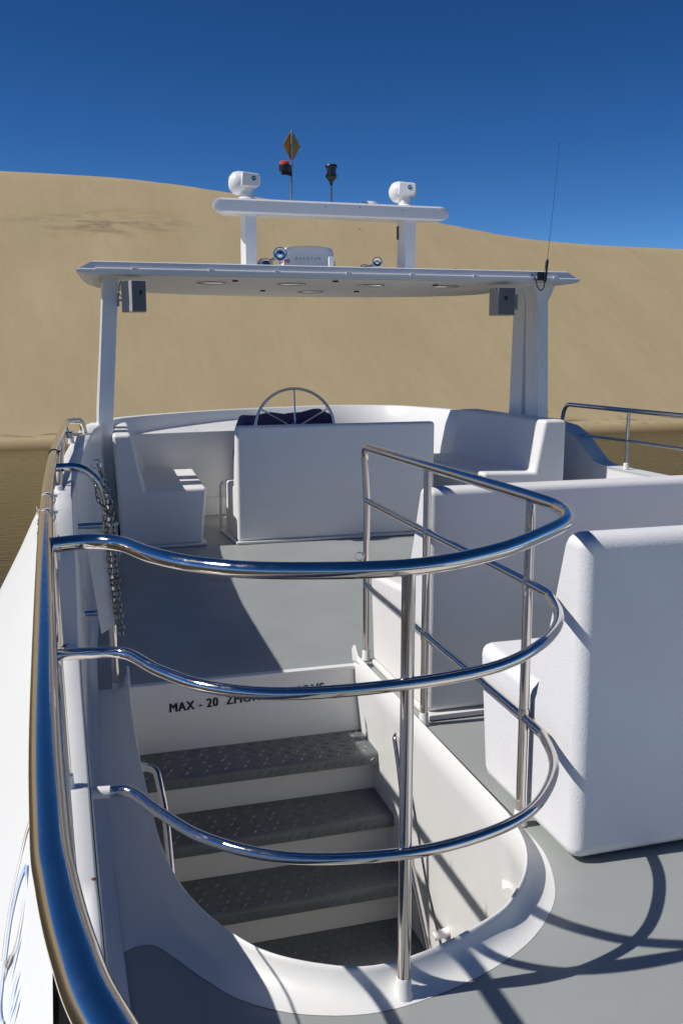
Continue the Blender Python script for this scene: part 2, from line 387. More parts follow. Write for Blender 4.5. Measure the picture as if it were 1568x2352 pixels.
# paired curves round the stair opening: inner lip edge / outer edge of the white painted margin
PAIR = [((1.385,4.45),(1.445,4.455)), ((1.382,3.6),(1.446,3.6)), ((1.376,2.85),(1.447,2.85)), ((1.369,2.65),(1.446,2.68)), ((1.335,2.49),(1.43,2.52)),
        ((1.267,2.36),(1.36,2.335)), ((1.18,2.26),(1.255,2.205)), ((1.09,2.19),(1.12,2.105)), ((.88,2.10),(.93,2.026)), ((.70,2.072),(.70,1.986)),
        ((.56,2.125),(.51,2.03)), ((.44,2.22),(.375,2.121)), ((.355,2.36),(.294,2.232)), ((.30,2.50),(.229,2.344)), ((.268,2.64),(.185,2.41)),
        ((.250,2.80),(.135,2.42)), ((.243,2.96),(.095,2.405)), ((.24,3.15),(.075,2.46)), ((.24,3.6),(.072,3.4)), ((.26,4.45),(.066,4.455))]
LIP = crom([(a[0], a[1], 0) for a, b in PAIR], 5); MAR = crom([(b[0], b[1], 0) for a, b in PAIR], 5)
def tween(t, z): return [(a.x + (b.x-a.x)*t, a.y + (b.y-a.y)*t, z) for a, b in zip(LIP, MAR)]
def cove(step):
    rows = []
    for (d, z) in ((None, 0.0012), (0.075, 0.003), (0.055, 0.008), (0.036, 0.018), (0.021, 0.036), (0.012, 0.058), (0.009, 0.068), (0.004, 0.0705), (0.0, 0.068)):
        row = []
        for a, b in zip(LIP, MAR):
            if d is None: row.append((b.x, b.y, z)); continue
            L = (b-a).length; t = min(d / L, 0.96) if L > 0 else 0
            row.append((a.x + (b.x-a.x)*t, a.y + (b.y-a.y)*t, z))
        rows.append(row)
    return rows
rows = cove(0)
for z, out in ((-0.06, 0.004), (-0.35, 0.035), (-1.2, 0.06), (-2.7, 0.08)):
    rows.append([(a.x + (b-a).normalized().x*out, a.y + (b-a).normalized().y*out, z) for a, b in zip(LIP, MAR)])
build('coaming', MB().loft(rows), COVE, boat, sharp=60)

# grey deck sheet
outer = [(m.x, m.y) for m in MAR][:5*16+1]
poly = outer + [(0.075, 2.335), (0.078, 1.6), (0.10, 0.4), (0.2, -1.6), (4.7, -1.6), (4.78, 4.0), (4.76, 8.1), (4.25, 9.0), (4.0, 9.9), (3.7, 10.4), (3.0, 10.6), (1.9, 10.3), (1.05, 9.55), (0.6, 9.0), (0.42, 8.4), (0.26, 7.1),
                (0.13, 5.8), (0.085, 4.7), (0.068, 4.455)]
def ngon(name, pts, z, m, parent):
    bm = bmesh.new(); vs = [bm.verts.new((x, y, z)) for x, y in pts]; es = [bm.edges.new((vs[i], vs[(i+1) % len(vs)])) for i in range(len(vs))]
    bmesh.ops.triangle_fill(bm, use_beauty=True, use_dissolve=False, edges=es)
    bmesh.ops.recalc_face_normals(bm, faces=bm.faces)
    me = bpy.data.meshes.new(name)
    for f in bm.faces:
        if f.normal.z < 0: f.normal_flip()
    bm.to_mesh(me); bm.free(); me.materials.append(m)
    o = bpy.data.objects.new(name, me); C.objects.link(o); attach(o, parent); return o
ngon('deck', poly, 0.0, DECK, boat)
# slab under the deck so that no light leaks from below
build('deck_slab', MB().box((0.12, 4.52, -0.25), (4.7, 8.9, -0.02)).box((1.52, -1.5, -0.25), (4.7, 4.52, -0.02)).box((0.12, -1.5, -0.25), (1.5, 1.92, -0.02)), COVE, boat)

# ---- stairs
RISE, RUN = 0.222, 0.213
def riser_y(k): return 4.45 - RUN*k
def tread_z(k): return -0.345 - RISE*k
XL, XR = 0.262, 1.47
r0 = build('riser', MB().box((XL-0.03, 4.45, tread_z(0)-0.01), (XR-0.035, 4.475, -0.012)), GEL, boat, bevel=0.004)
build('step_nosing', MB().box((0.262, 4.437, -0.012), (1.40, 4.478, 0.0065)), GEL, boat, bevel=0.003)
for x in (0.255, 1.378):
    build('corner_tip', MB().prism([(x, 4.36, 0.045), (x, 4.455, 0.028), (x, 4.47, 0.085), (x, 4.44, 0.115)], (0.014, 0, 0)), GEL, boat, bevel=0.004)
def strokes(copies):
    mb = MB()
    for me in copies: mb.add([v.co for v in me.vertices], [tuple(p.vertices) for p in me.polygons])
    return mb
base = text_mesh('MAX - 20  ŽMONĖS/PERSONS', 0.066, 0.0, 1.12)
wd = max(v.co.x for v in base.vertices); tx = MB()
for i, (dx, dy) in enumerate(((0, 0), (0.0012, 0.0005), (0.0024, -0.0004), (0.0036, 0.0003), (0.0046, 0))):     # heavy strokes
    tx.add([(0.448 + v.co.x*0.775/wd + dx, 4.4475 - 0.0003*i, -0.1435 + v.co.y*0.98 + dy + v.co.x*0.775/wd*0.034) for v in base.vertices], [tuple(p.vertices) for p in base.polygons])
lt = build('lettering', tx, INK, r0, fix=False); lt['kind'] = 'stuff'
def stud(mb, x, y, z, ang, up_=Vector((0, 0, 1)), side=Vector((1, 0, 0))):
    fwd = up_.cross(side); d = side*math.cos(ang) + fwd*math.sin(ang); q = up_.cross(d); c = Vector((x, y, z)); L, Wd, H = 0.0185, 0.0058, 0.0042
    mb.add([c - d*L, c + q*Wd, c + d*L, c - q*Wd, c - d*L*0.55 + up_*H, c + up_*H*1.1 + q*Wd*0.35, c + d*L*0.55 + up_*H, c + up_*H*1.1 - q*Wd*0.35],
           [(0,3,7,4), (3,2,6,7), (2,1,5,6), (1,0,4,5), (4,7,6,5)])
st = MB()
dep = 0.285
for j in range(6):
    y = -0.03 - 0.047*j
    for i in range(26):
        x = XL + 0.03 + 0.0455*i + (0.0228 if j % 2 else 0)
        if x > XR - 0.07: continue
        stud(st, x, y, 0.0002, R(52) if (i + j) % 2 else R(-38))
for i in range(26):
    x = XL + 0.03 + 0.0455*i
    if x < XR-0.07: stud(st, x, -dep-0.0145, -0.033, R(45), Vector((0, -1, 0)))
stud_mesh = None
for k in range(6):
    z = tread_z(k); yb = riser_y(k)
    sec = [(0, 0), (-dep+0.004, 0), (-dep-0.008, -0.004), (-dep-0.014, -0.014), (-dep-0.014, -0.056), (-dep+0.01, -0.056), (-dep+0.01, -0.02), (0, -0.02)]
    xr = XR if k else 1.424
    t = build('step', MB().prism([(XL-0.03, yb + a, z + b) for a, b in sec], (xr - XL + 0.03, 0, 0)), TREAD, boat, sharp=50)
    if stud_mesh is None:
        s = build('diamond_stud', st, STUD); stud_mesh = s.data
    else:
        s = bpy.data.objects.new('diamond_stud', stud_mesh); C.objects.link(s)
    s.location = (0, yb, z); s['kind'] = 'stuff'
    bpy.context.view_layer.update()
    s.parent = t; s.matrix_parent_inverse = (Matrix.Translation(boat.location) @ Matrix.Translation(-Vector(boat.location))).inverted()
    if k < 5:
        build('riser', MB().box((XL-0.04, riser_y(k+1), tread_z(k+1)-0.01), (XR+0.01, riser_y(k+1)+0.02, z-0.021)), GEL, boat)
build('stair_floor', MB().box((0.0, 1.9, -1.9), (1.7, 3.4, -1.8)), TREAD, boat)

# ---- side walls
def bul(name, st, m):
    rows = []
    for (y, xo, xi, top, xb, lowz) in st:
        rows.append([(xo-0.02, y, top-0.55), (xo, y, top-0.012), (xo+0.012, y, top), (xi-0.006, y, top), (xi, y, top-0.006), (xi+0.002, y, top-0.03), (xi+(xb-xi)*0.55, y, lowz+0.13), (xb-0.012, y, lowz+0.055), (xb+0.006, y, lowz+0.018), (xb+0.035, y, lowz+0.004)])
    return build(name, MB().loft(rows), m, boat, sharp=50)
LB = [(-1.6, 0.005, 0.045, .45, .075, 0), (0.4, -0.003, 0.038, .45, .072, 0), (1.9, -0.004, 0.036, .45, .07, 0), (2.02, -0.075, 0.034, .45, .068, 0), (3.3, -0.078, 0.036, .45, .062, 0), (3.62, -0.078, 0.038, .455, .06, 0),
      (3.68, -0.078, 0.039, .475, .06, 0), (3.74, -0.077, 0.040, .55, .062, 0), (3.82, -0.074, 0.042, .70, .066, 0), (3.90, -0.070, 0.044, .85, .07, 0), (3.96, -0.066, 0.045, .945, .072, 0), (4.02, -0.062, 0.046, .985, .075, 0),
      (4.08, -0.06, 0.047, .99, .078, 0), (5.0, -0.015, 0.098, .99, .106, 0), (5.95, 0.045, 0.155, .99, .165, 0), (6.5, 0.085, 0.195, .99, .21, 0), (6.85, 0.115, 0.222, .99, .335, 0), (7.3, 0.15, 0.262, .988, .37, 0), (7.75, 0.19, 0.325, .98, .43, 0), (8.15, 0.26, 0.41, .971, .50, 0)]
bul('bulwark', LB, GEL)
RBm = [(-1.6, 4.9, 4.70, .53, 4.66, 0), (6.84, 4.85, 4.70, .53, 4.66, 0), (7.45, 4.84, 4.70, .525, 4.66, 0), (7.585, 4.83, 4.70, .535, 4.66, 0), (7.68, 4.83, 4.69, .552, 4.65, 0), (7.75, 4.83, 4.69, .59, 4.65, 0), (7.85, 4.82, 4.67, .66, 4.63, 0),
       (8.02, 4.81, 4.65, .773, 4.6, 0), (8.2, 4.79, 4.6, .84, 4.55, 0), (8.4, 4.76, 4.55, .862, 4.5, 0), (9.0, 4.6, 4.45, .87, 4.4, 0)]
bul('bulwark', RBm, GEL)
# recess along the gunwale, its shade put into the near-black colour, and the outboard shell
build('shaded_recess', MB().loft([[(-0.09, y, 0.33), (-0.055, y, 0.30), (-0.02, y, 0.30), (0.0, y, 0.36)] for y in (-1.6, 0.5, 2.02)]), SHADOWGAP, boat)
def hz(x): return 0.42 + (x + 0.08)*1.2
HX = [(-1.6, -1.6), (0.5, -1.55), (2.0, -1.4), (4.0, -1.0), (5.4, -0.66), (6.58, -0.42), (7.18, -0.308), (7.7, -0.235), (7.88, -0.2), (7.93, -0.165)]
rows = []
for y, xe in HX:
    xi = -0.052 if y < 1.5 else (-0.062 if y < 2.05 else -0.079 + max(0, (y-4.4))*0.04)
    xi = max(min(xi, -0.02), -0.08)
    if y > 5: xi = -0.05
    r_ = [(xi, y, hz(xi) - 0.006)]
    for t in (0.25, 0.5, 0.75, 0.93): x = xi + (xe-xi)*t; r_.append((x, y, hz(x)))
    r_ += [(xe, y, hz(xe) - 0.015), (xe + 0.02, y, hz(xe) - 0.08), (xe + 0.35, y, -2.2), (xe + 0.5, y, WATER_Z - 0.4)]
    rows.append(r_)
hull = build('hull', MB().loft(rows), HULL, boat, sharp=50)
build('hull', MB().loft([[(4.9, y, 0.2), (5.05, y, -0.4), (4.9, y, -2.0), (4.6, y, WATER_Z-0.4)] for y in (-1.6, 3, 7.5)] +
      [[(4.6, 9.4, 0.3), (4.7, 9.6, -0.4), (4.5, 9.4, -2.0), (4.2, 9.0, WATER_Z-0.4)], [(3.0, 11.0, 0.3), (2.9, 11.9, -0.4), (2.8, 11.4, -2.0), (2.7, 10.6, WATER_Z-0.4)],
       [(0.4, 9.0, 0.3), (0.2, 9.2, -0.4), (0.3, 9.2, -2.0), (0.6, 9.0, WATER_Z-0.4)], [(-0.05, 7.6, 0.3), (0.05, 7.9, -0.4), (0.2, 7.9, -2.0), (0.4, 7.9, WATER_Z-0.4)]]), HULL, boat)
# hull graphic: thin vinyl ribbons and feathers
def ribbon(pts, wds, m):
    mbx = MB(); P = crom([(x, y, 0) for x, y in pts], 5); n = len(P); L = []; Rr = []
    for i, p in enumerate(P):
        a = P[max(0, i-1)]; b = P[min(n-1, i+1)]; d = (b-a); d.normalize(); q = Vector((-d.y, d.x, 0))
        u = i/(n-1)*(len(wds)-1); k = min(int(u), len(wds)-2); w = (wds[k] + (wds[k+1]-wds[k])*(u-k))
        for lst, s_ in ((L, 1), (Rr, -1)):
            x = p.x + q.x*w*s_*0.30; y = p.y + q.y*w*s_; lst.append((x - 0.0024, y, hz(x) + 0.002))
    mbx.loft([L, Rr]); o = build('hull_graphic', mbx, m, hull); return o
B1 = [(-0.1088, 2.5672), (-0.1162, 2.5084), (-0.1283, 2.4539), (-0.142, 2.3493), (-0.1521, 2.2655), (-0.1607, 2.1678), (-0.166, 2.0719), (-0.1683, 1.9784)]
ribbon(B1, [.0008, .006, .009, .003, .0025, .003, .003, .004], BEIGEINK)
ribbon([(-0.1222, 2.163), (-0.1221, 2.2179), (-0.1240, 2.262), (-0.1300, 2.2602), (-0.1409, 2.2267), (-0.1547, 2.1315), (-0.161, 2.0149), (-0.1646, 1.904), (-0.1656, 1.8402), (-0.1606, 1.7839), (-0.1536, 1.757)],
       [.0006, .006, .013, .014, .010, .007, .006, .006, .007, .006, .003], BLUEINK)
ribbon([(-0.1263, 2.1287), (-0.1295, 2.0522), (-0.1378, 1.9769), (-0.1471, 1.950), (-0.1551, 1.942), (-0.1622, 1.9701)], [.0006, .003, .007, .013, .014, .002], BEIGEINK)
ribbon([(-0.150, 1.965), (-0.1560, 1.9397), (-0.1623, 1.9011)], [.010, .012, .0008], BEIGEINK)
for a, b, c in (((-0.1282, 1.9942), (-0.1374, 1.9358), (-0.1468, 1.87)), ((-0.127, 1.8687), (-0.1356, 1.8295), (-0.1444, 1.765)), ((-0.1264, 1.8175), (-0.1339, 1.7847), (-0.1455, 1.7432)), ((-0.1254, 1.7775), (-0.1295, 1.7486), (-0.1355, 1.7215))):
    ribbon([a, b, c], [.0006, .006, .005, .0008], BLUEINK)

# ---- bow coaming and dash
BOW = [(.40,8.10,.972), (.477,8.585,.955), (.647,8.98,.945), (1.12,9.57,.93), (1.957,10.34,.905), (3.03,10.63,.905), (3.70,10.43,.905), (3.975,9.81,.91), (4.09,9.0,.923), (4.11,8.35,.936), (4.27,7.80,.94)]
bp = crom(BOW[:8], 5) + crom(BOW[7:], 4)[1:]
rows = []
cen = Vector((2.3, 7.2, 0))
for i, p in enumerate(bp):
    d = Vector((p.x-cen.x, p.y-cen.y, 0)).normalized()
    q = lambda k, z: (p.x + d.x*k, p.y + d.y*k, z)
    rows.append([q(0.16, 0.2), q(0.13, p.z-0.02), q(0.115, p.z), q(0.008, p.z), q(0, p.z-0.008), q(-0.06, p.z-0.16), q(-0.13, 0.5), q(-0.20, 0.0)])
build('bow_coaming', MB().loft(rows), GEL, boat, sharp=30)
build('dashboard', MB().prism([(0.5, 8.75, 0.0), (0.66, 8.90, 0.0), (1.6, 9.02, 0.0), (2.7, 9.05, 0.0), (2.7, 10.68, 0.0), (1.93, 10.44, 0.0), (1.03, 9.64, 0.0), (0.56, 9.0, 0)], (0, 0, 0.80)), GEL, boat, bevel=0.012)
build('kick_strip', MB().prism([(0.66, 8.88, 0.0), (1.6, 8.97, 0.0), (2.7, 9.0, 0.0), (2.7, 9.04, 0.0), (1.6, 9.01, 0), (0.66, 8.92, 0)], (0, 0, 0.17)), GEL, boat, bevel=0.005)
# grey panel painted for the shaded hollow of the side-wall arch, and the hatch outline on the other side
ap = [(0.205 + 0.165*t, 6.62 + 0.10*t, 0.02 + 0.36*math.sin(math.pi*(0.5*t + 0.02))**0.6) for t in [i/10 for i in range(11)]]
build('arch_shade_panel', MB().prism([(0.205, 6.62, 0.004)] + ap + [(0.37, 6.72, 0.004)], (-0.003, 0.02, 0)), DECK, boat)
build('arch_trim', MB().tube(ap, 0.012, 8), GEL, boat)
mb = MB().tube([(4.655, 7.70, 0.30), (4.655, 8.10, 0.33), (4.625, 8.13, 0.62)], 0.0025, 5)
build('hatch_seam', mb, BLACK, boat)

build('sealant_line', MB().tube([(1.449, 2.74, 0.001), (1.4495, 3.6, 0.001), (1.448, 4.45, 0.001)], 0.0028, 5), BLACK, boat)
build('sealant_line', MB().tube([(0.0375, 1.2, 0.438), (0.0375, 1.9, 0.438), (0.036, 2.02, 0.438), (0.0375, 3.3, 0.438), (0.0395, 3.62, 0.443)], 0.0016, 5), BLACK, boat)
ngon('deck_margin', [(1.17, -0.6), (2.6, -0.6), (2.6, 1.74), (1.55, 1.745), (1.17, 1.728)], 0.004, COVE, boat)

# ------------------------------------------------------------------ BENCHES
def bench_x(name, prof, x0, x1, m, bev, label, foot=True):
    t = thing(name, label, 'bench', ((x0+x1)/2, prof[0][0]+0.3, 0))
    b = build('seat', MB().prism([(x0, y, z) for y, z in prof], (x1-x0, 0, 0)), m, t, bevel=bev, seg=3, sharp=60)
    return t
P1 = [(2.44, 0.012), (2.455, 1.055), (2.575, 1.055), (2.73, 0.50), (3.17, 0.52), (3.10, 0.012)]
t1 = bench_x('bench', P1, 1.473, 4.1, ROUGHSEAT, 0.045, 'large rough white bench at the lower right, its back turned to the viewer', False)
build('under_bench_shade', MB().box((1.53, 2.50, 0.001), (4.05, 3.04, 0.013)), SHADOWGAP, t1)  # near-black slab painting the shade in the gap under the bench
P2 = [(3.68, 0.03), (3.68, 1.015), (3.80, 1.015), (3.97, 0.52), (4.47, 0.48), (4.42, 0.03)]
t2 = bench_x('bench', P2, 1.475, 4.3, SEAT, 0.03, 'cream white bench behind the round stair rail, its long back running off the right edge')
build('base_flange', MB().box((1.478, 3.655, 0.005), (4.3, 4.44, 0.03)), SEAT, t2, bevel=0.006)
P3 = [(7.55, 0.022), (7.55, 0.962), (7.64, 0.962), (7.74, 0.46), (8.16, 0.46), (8.12, 0.022)]
t3 = bench_x('helm_bench', P3, 1.365, 3.065, SEAT, 0.025, 'white helm bench with its tall flat back in front of the steering wheel')
build('base_flange', MB().prism([(1.35, 7.525, 0.004), (3.07, 7.525, 0.004), (3.07, 8.14, 0.004), (1.31, 8.14, 0.004)], (0, 0, 0.02)), SEAT, t3, bevel=0.005)
def bench_y(name, prof, y0, y1, label, skew=0.0):
    t = thing(name, label, 'bench', (sum(p[0] for p in prof)/len(prof), (y0+y1)/2, 0))
    mb = MB().prism([(x, y0, z) for x, z in prof], (skew, y1-y0, 0))
    build('seat', mb, SEAT, t, bevel=0.028, seg=3, sharp=60); return t
P4 = [(0.44, 0.022), (0.405, 0.915), (0.548, 0.915), (0.64, 0.47), (1.128, 0.475), (1.085, 0.022)]
t4 = bench_y('side_bench', P4, 7.6, 8.82, 'white side bench at the left canopy post, sunlit stripes across its seat', 0.06)
build('base_flange', MB().box((0.45, 7.575, 0.004), (1.12, 8.7, 0.024)), SEAT, t4, bevel=0.005)
P5 = [(4.21, 0.022), (4.215, 0.962), (4.01, 0.962), (3.93, 0.518), (3.45, 0.532), (3.50, 0.022)]
t5 = bench_y('side_bench', P5, 7.38, 8.95, 'white side bench on the far right with one bright slanting end', -0.12)

# ------------------------------------------------------------------ RAILS
RT, RM, RP = 0.0205, 0.0125, 0.0165
g = thing('stair_guard_rail', 'polished steel guard rail curving round the open stairs with three bars', 'railing', (0.76, 2.02, 0))
top = [(-0.032, 2.555, 1.10), (0.06, 2.575, 1.10), (0.145, 2.52, 1.10), (0.21, 2.36, 1.10), (0.31, 2.215, 1.10), (0.47, 2.10, 1.103), (0.76, 2.023, 1.108), (1.0, 2.09, 1.113), (1.2, 2.22, 1.12), (1.36, 2.365, 1.125), (1.44, 2.54, 1.128), (1.452, 2.73, 1.13), (1.444, 3.2, 1.128), (1.446, 3.634, 1.122)]
tp = crom(top, 7) + fillet([(1.447, 3.8, 1.12), (1.455, 4.512, 1.11), (1.47, 4.512, 0.84)], 0.07)[0:]
tp += [Vector((1.47, 4.512, 0.03))]
build('top_rail', MB().tube(tp, [RT]*(len(tp)-9) + [RT - (RT-RP)*i/8 for i in range(9)], 20), STEEL, g)
mid = [(-0.03, 2.435, 0.84), (0.06, 2.425, 0.84), (0.14, 2.395, 0.84), (0.21, 2.25, 0.836), (0.31, 2.12, 0.831), (0.47, 2.035, 0.829), (0.72, 2.008, 0.831), (0.98, 2.04, 0.835), (1.17, 2.15, 0.84), (1.33, 2.33, 0.84), (1.42, 2.53, 0.845), (1.443, 2.73, 0.85), (1.446, 3.634, 0.848), (1.465, 4.512, 0.84)]
build('middle_bar', MB().tube(crom(mid, 7), 0.0150, 16), STEEL, g)
low = [(0.085, 2.535, 0.405), (0.145, 2.515, 0.405), (0.215, 2.375, 0.40), (0.31, 2.21, 0.40), (0.48, 2.07, 0.40), (0.73, 2.01, 0.40), (0.96, 2.035, 0.398), (1.16, 2.13, 0.395), (1.335, 2.33, 0.392), (1.42, 2.54, 0.39), (1.443, 2.72, 0.39), (1.446, 3.634, 0.408), (1.468, 4.512, 0.405)]
build('low_bar', MB().tube(crom(low, 7), 0.0150, 16), STEEL, g)
sk = build('pipe_socket', MB().tube([(0.035, 2.542, 0.405), (0.09, 2.534, 0.405)], 0.0165, 16), COVE, g, sharp=60)
for x, y, zt in ((0.762, 2.023, 1.095), (1.443, 2.73, 1.12), (1.446, 3.634, 1.112)):
    p = build('post', MB().tube([(x, y, 0.045), (x, y, zt)], RP, 20), STEEL, g)
    build('collar', MB().lathe([(0.024, 0.0), (0.024, 0.006), (0.0205, 0.012), (0.0195, 0.05), (0.0175, 0.054)], (x, y, 0.004)), COVE, p)
    for zz in (0.40, 0.845):
        if x > 1: build('weld', MB().lathe([(0.0185, -0.02), (0.0195, 0), (0.0185, 0.02)], (x, y, zz), seg=16), STEEL, p)
build('collar', MB().lathe([(0.024, 0.0), (0.024, 0.006), (0.0205, 0.012), (0.0195, 0.05), (0.0175, 0.054)], (1.47, 4.512, 0.004)), COVE, g)
def ring(c, r, w, ax, seg=18):
    A = Vector(ax).normalized(); ref = Vector((0, 0, 1)) if abs(A.z) < 0.9 else Vector((1, 0, 0)); N = (ref - A*ref.dot(A)).normalized(); B = A.cross(N)
    return [Vector(c) + (N*math.cos(2*math.pi*k/seg) + B*math.sin(2*math.pi*k/seg))*r for k in range(seg)]
build('eye_ring', MB().tube(ring((1.432, 4.505, 0.555), 0.021, 0, (0.2, 1, 0)), 0.0032, 8, closed=True), STEEL, g)

lr = thing('side_railing', 'long polished steel railing along the left gunwale', 'railing', (-0.04, 3.5, 0.45))
path = crom([(0.45, 0.06, 1.10), (0.20, 0.32, 1.10), (0.068, 0.53, 1.10), (0.012, 0.687, 1.10), (-0.008, 0.782, 1.10), (-0.022, 0.895, 1.10), (-0.030, 1.02, 1.10), (-0.038, 1.43, 1.10), (-0.045, 2.57, 1.10), (-0.044, 3.5, 1.10), (-0.020, 4.77, 1.10), (0.022, 5.9, 1.09), (0.055, 6.6, 1.085)], 8)
path += [Vector(v) for v in fillet([(0.068, 6.85, 1.085), (0.165, 6.96, 1.085), (0.182, 7.0, 0.985)], 0.05)]
build('top_rail', MB().tube(path, RT + 0.0005, 22), STEEL, lr)
mp_ = crom([(0.62, 0.25, 0.79), (0.30, 0.66, 0.79), (0.10, 0.92, 0.79), (0.019, 1.095, 0.79), (-0.004, 1.236, 0.79), (-0.016, 1.40, 0.79), (-0.022, 1.7, 0.79), (-0.026, 2.0, 0.79), (-0.034, 2.57, 0.79), (-0.036, 3.6, 0.79)], 8)
build('middle_bar', MB().tube(mp_, 0.0135, 14), STEEL, lr)
for a, b in (((-0.026, 3.88, 0.80), (-0.026, 4.60, 1.09)), ((-0.006, 4.28, 0.995), (0.036, 6.15, 1.082))):
    build('brace', MB().tube([a, b], 0.0125, 12), STEEL, lr)
    build('collar', MB().lathe([(0.022, 0), (0.019, 0.006), (0.016, 0.03), (0.014, 0.034)], (a[0], a[1], a[2] - 0.02), seg=16), COVE, lr)
build('wire', MB().tube(crom([(0.05, 1.15, 0.60), (0.004, 1.352, 0.60), (-0.020, 1.467, 0.60), (-0.044, 1.621, 0.60), (-0.062, 1.756, 0.60), (-0.070, 2.1, 0.60), (-0.05, 2.5, 0.60)], 6), 0.0028, 8), STEEL, lr)
def lpost(x, y, z0, x1=None):
    p = build('post', MB().tube([(x if x1 is None else x1, y, z0 + 0.02), (x, y, 1.09)], 0.0135, 14), STEEL, lr)
    build('collar', MB().lathe([(0.022, 0), (0.019, 0.006), (0.017, 0.035), (0.014, 0.038)], (x if x1 is None else x1, y, z0), seg=16), COVE, p)
lpost(-0.036, 2.5, 0.45, -0.022); lpost(-0.044, 3.60, 0.45, -0.03); lpost(-0.040, 3.86, 0.77, -0.03); lpost(0.05, 6.3, 0.99, 0.08)
build('low_bar', MB().tube([(0.055, 6.3, 1.035), (0.09, 6.42, 1.035), (0.15, 6.5, 1.03)], 0.010, 10), STEEL, lr)

gt = thing('gate_rail', 'short steel rail bending down to the deck at the head of the stairs', 'railing', (0.21, 4.42, 0))
pp = fillet([(-0.035, 4.42, 1.07), (0.10, 4.42, 1.075), (0.185, 4.42, 0.98), (0.19, 4.42, 0.85), (0.208, 4.42, 0.03)], 0.12)
build('top_rail', MB().tube(pp, 0.0185, 18), STEEL, gt)
build('bar', MB().tube([(-0.03, 4.42, 0.80), (0.19, 4.42, 0.80)], 0.0145, 14), STEEL, gt)
bb = build('bar', MB().tube([(0.075, 4.42, 0.39), (0.20, 4.42, 0.39)], 0.0135, 14), STEEL, gt)
build('pipe_socket', MB().tube([(0.045, 4.42, 0.39), (0.08, 4.42, 0.39)], 0.016, 14), COVE, bb)
build('collar', MB().lathe([(0.026, 0.0), (0.026, 0.006), (0.0215, 0.012), (0.0205, 0.04), (0.0185, 0.044)], (0.208, 4.42, 0.004)), COVE, gt)
build('eye_ring', MB().tube(ring((0.158, 4.412, 1.082), 0.021, 0, (0.3, 1, 0.1)), 0.0035, 8, closed=True), STEEL, gt)

rr = thing('side_railing', 'dark steel railing on the far right side above the water', 'railing', (4.75, 7.26, 0.53))
pr = fillet([(4.75, 8.42, 0.84), (4.75, 8.36, 1.03), (4.75, 7.31, 1.04), (4.75, 6.5, 1.05), (4.75, 4.5, 1.06), (4.76, 1.0, 1.06)], 0.12)
build('top_rail', MB().tube(pr, RT, 14), STEEL, rr)
build('middle_bar', MB().tube([(4.73, 8.04, 0.762), (4.75, 7.29, 0.778), (4.75, 6.48, 0.786), (4.76, 1.0, 0.79)], 0.0125, 12), STEEL, rr)
for y in (7.27, 5.6, 3.9, 2.2):
    p = build('post', MB().tube([(4.75, y, 0.55), (4.75, y, 1.04)], 0.0155, 12), STEEL, rr)
    build('collar', MB().lathe([(0.026, 0), (0.022, 0.05), (0.017, 0.055)], (4.75, y, 0.53), seg=14), COVE, p)

# stair handrails
h1 = thing('stair_handrail', 'slim steel handrail on the right stair wall with white brackets', 'handrail', (1.36, 3.5, -0.6))
build('tube', MB().tube(fillet([(1.42, 3.84, -0.12), (1.385, 3.82, -0.12), (1.378, 3.75, -0.20), (1.36, 3.53, -0.60), (1.36, 3.31, -0.85), (1.36, 2.8, -1.42)], 0.06), 0.0155, 14), STEEL, h1)
for y, z, l0 in ((3.27, -0.74, 1.365), (3.05, -1.14, 1.37)):
    build('bracket', MB().tube([(l0, y+0.01, z-0.02), (1.43, y, z)], 0.018, 14), COVE, h1)
tag(build('wall_peg', MB().tube([(1.425, 2.78, -0.225), (1.37, 2.66, -0.20)], 0.019, 14), COVE), 'stubby white peg sticking out of the sunlit stair wall', 'peg')
h2 = thing('stair_handrail', 'slim steel handrail rising on the left side of the stairs', 'handrail', (0.33, 3.4, -0.5))
build('tube', MB().tube(fillet([(0.275, 3.76, -0.095), (0.318, 3.73, -0.098), (0.335, 3.60, -0.20), (0.338, 3.33, -0.52), (0.345, 2.6, -1.35)], 0.09), 0.0155, 14), STEEL, h2)
build('bracket', MB().tube([(0.235, 3.77, -0.09), (0.282, 3.755, -0.095)], 0.018, 14), COVE, h2)

# chain bundle, board, cable ties, shade strip
ch = thing('chain', 'dark galvanised chain hanging in strands from the bent gate rail', 'chain', (0.2, 4.41, 0.7))
N = 12
lk = [(0.0078*math.cos(2*math.pi*k/N), 0.0, 0.0175*math.sin(2*math.pi*k/N)) for k in range(N)]
lm = build('link', MB().tube(lk, 0.0027, 5, closed=True), OLDSTEEL); link_mesh = lm.data
first = [lm]
def hang(pts):
    P = crom(pts, 30); L = [0]
    for a, b in zip(P, P[1:]): L.append(L[-1] + (b-a).length)
    s = 0.0; k = 0
    while s < L[-1]:
        i = max(j for j in range(len(L)) if L[j] <= s); i = min(i, len(P)-2)
        t = (s - L[i]) / max(1e-6, L[i+1]-L[i]); p = P[i].lerp(P[i+1], t); d = (P[i+1]-P[i]).normalized()
        q = d.to_track_quat('Z', 'Y').to_matrix().to_4x4() @ Matrix.Rotation(R(90)*(k % 2) + random.uniform(-.35, .35), 4, 'Z')
        if first: o = first.pop()
        else: o = bpy.data.objects.new('link', link_mesh); C.objects.link(o)
        o.parent = ch; o.matrix_parent_inverse = Matrix.Translation(ch.location).inverted(); o.matrix_basis = Matrix.Translation(p) @ q
        s += 0.0270; k += 1
hang([(0.168, 4.40, 1.07), (0.185, 4.395, 1.02), (0.202, 4.39, 0.86), (0.205, 4.39, 0.6), (0.222, 4.385, 0.34), (0.235, 4.385, 0.29)])
hang([(0.176, 4.40, 1.045), (0.20, 4.395, 0.98), (0.219, 4.39, 0.86), (0.226, 4.385, 0.6), (0.242, 4.38, 0.34), (0.249, 4.38, 0.275)])
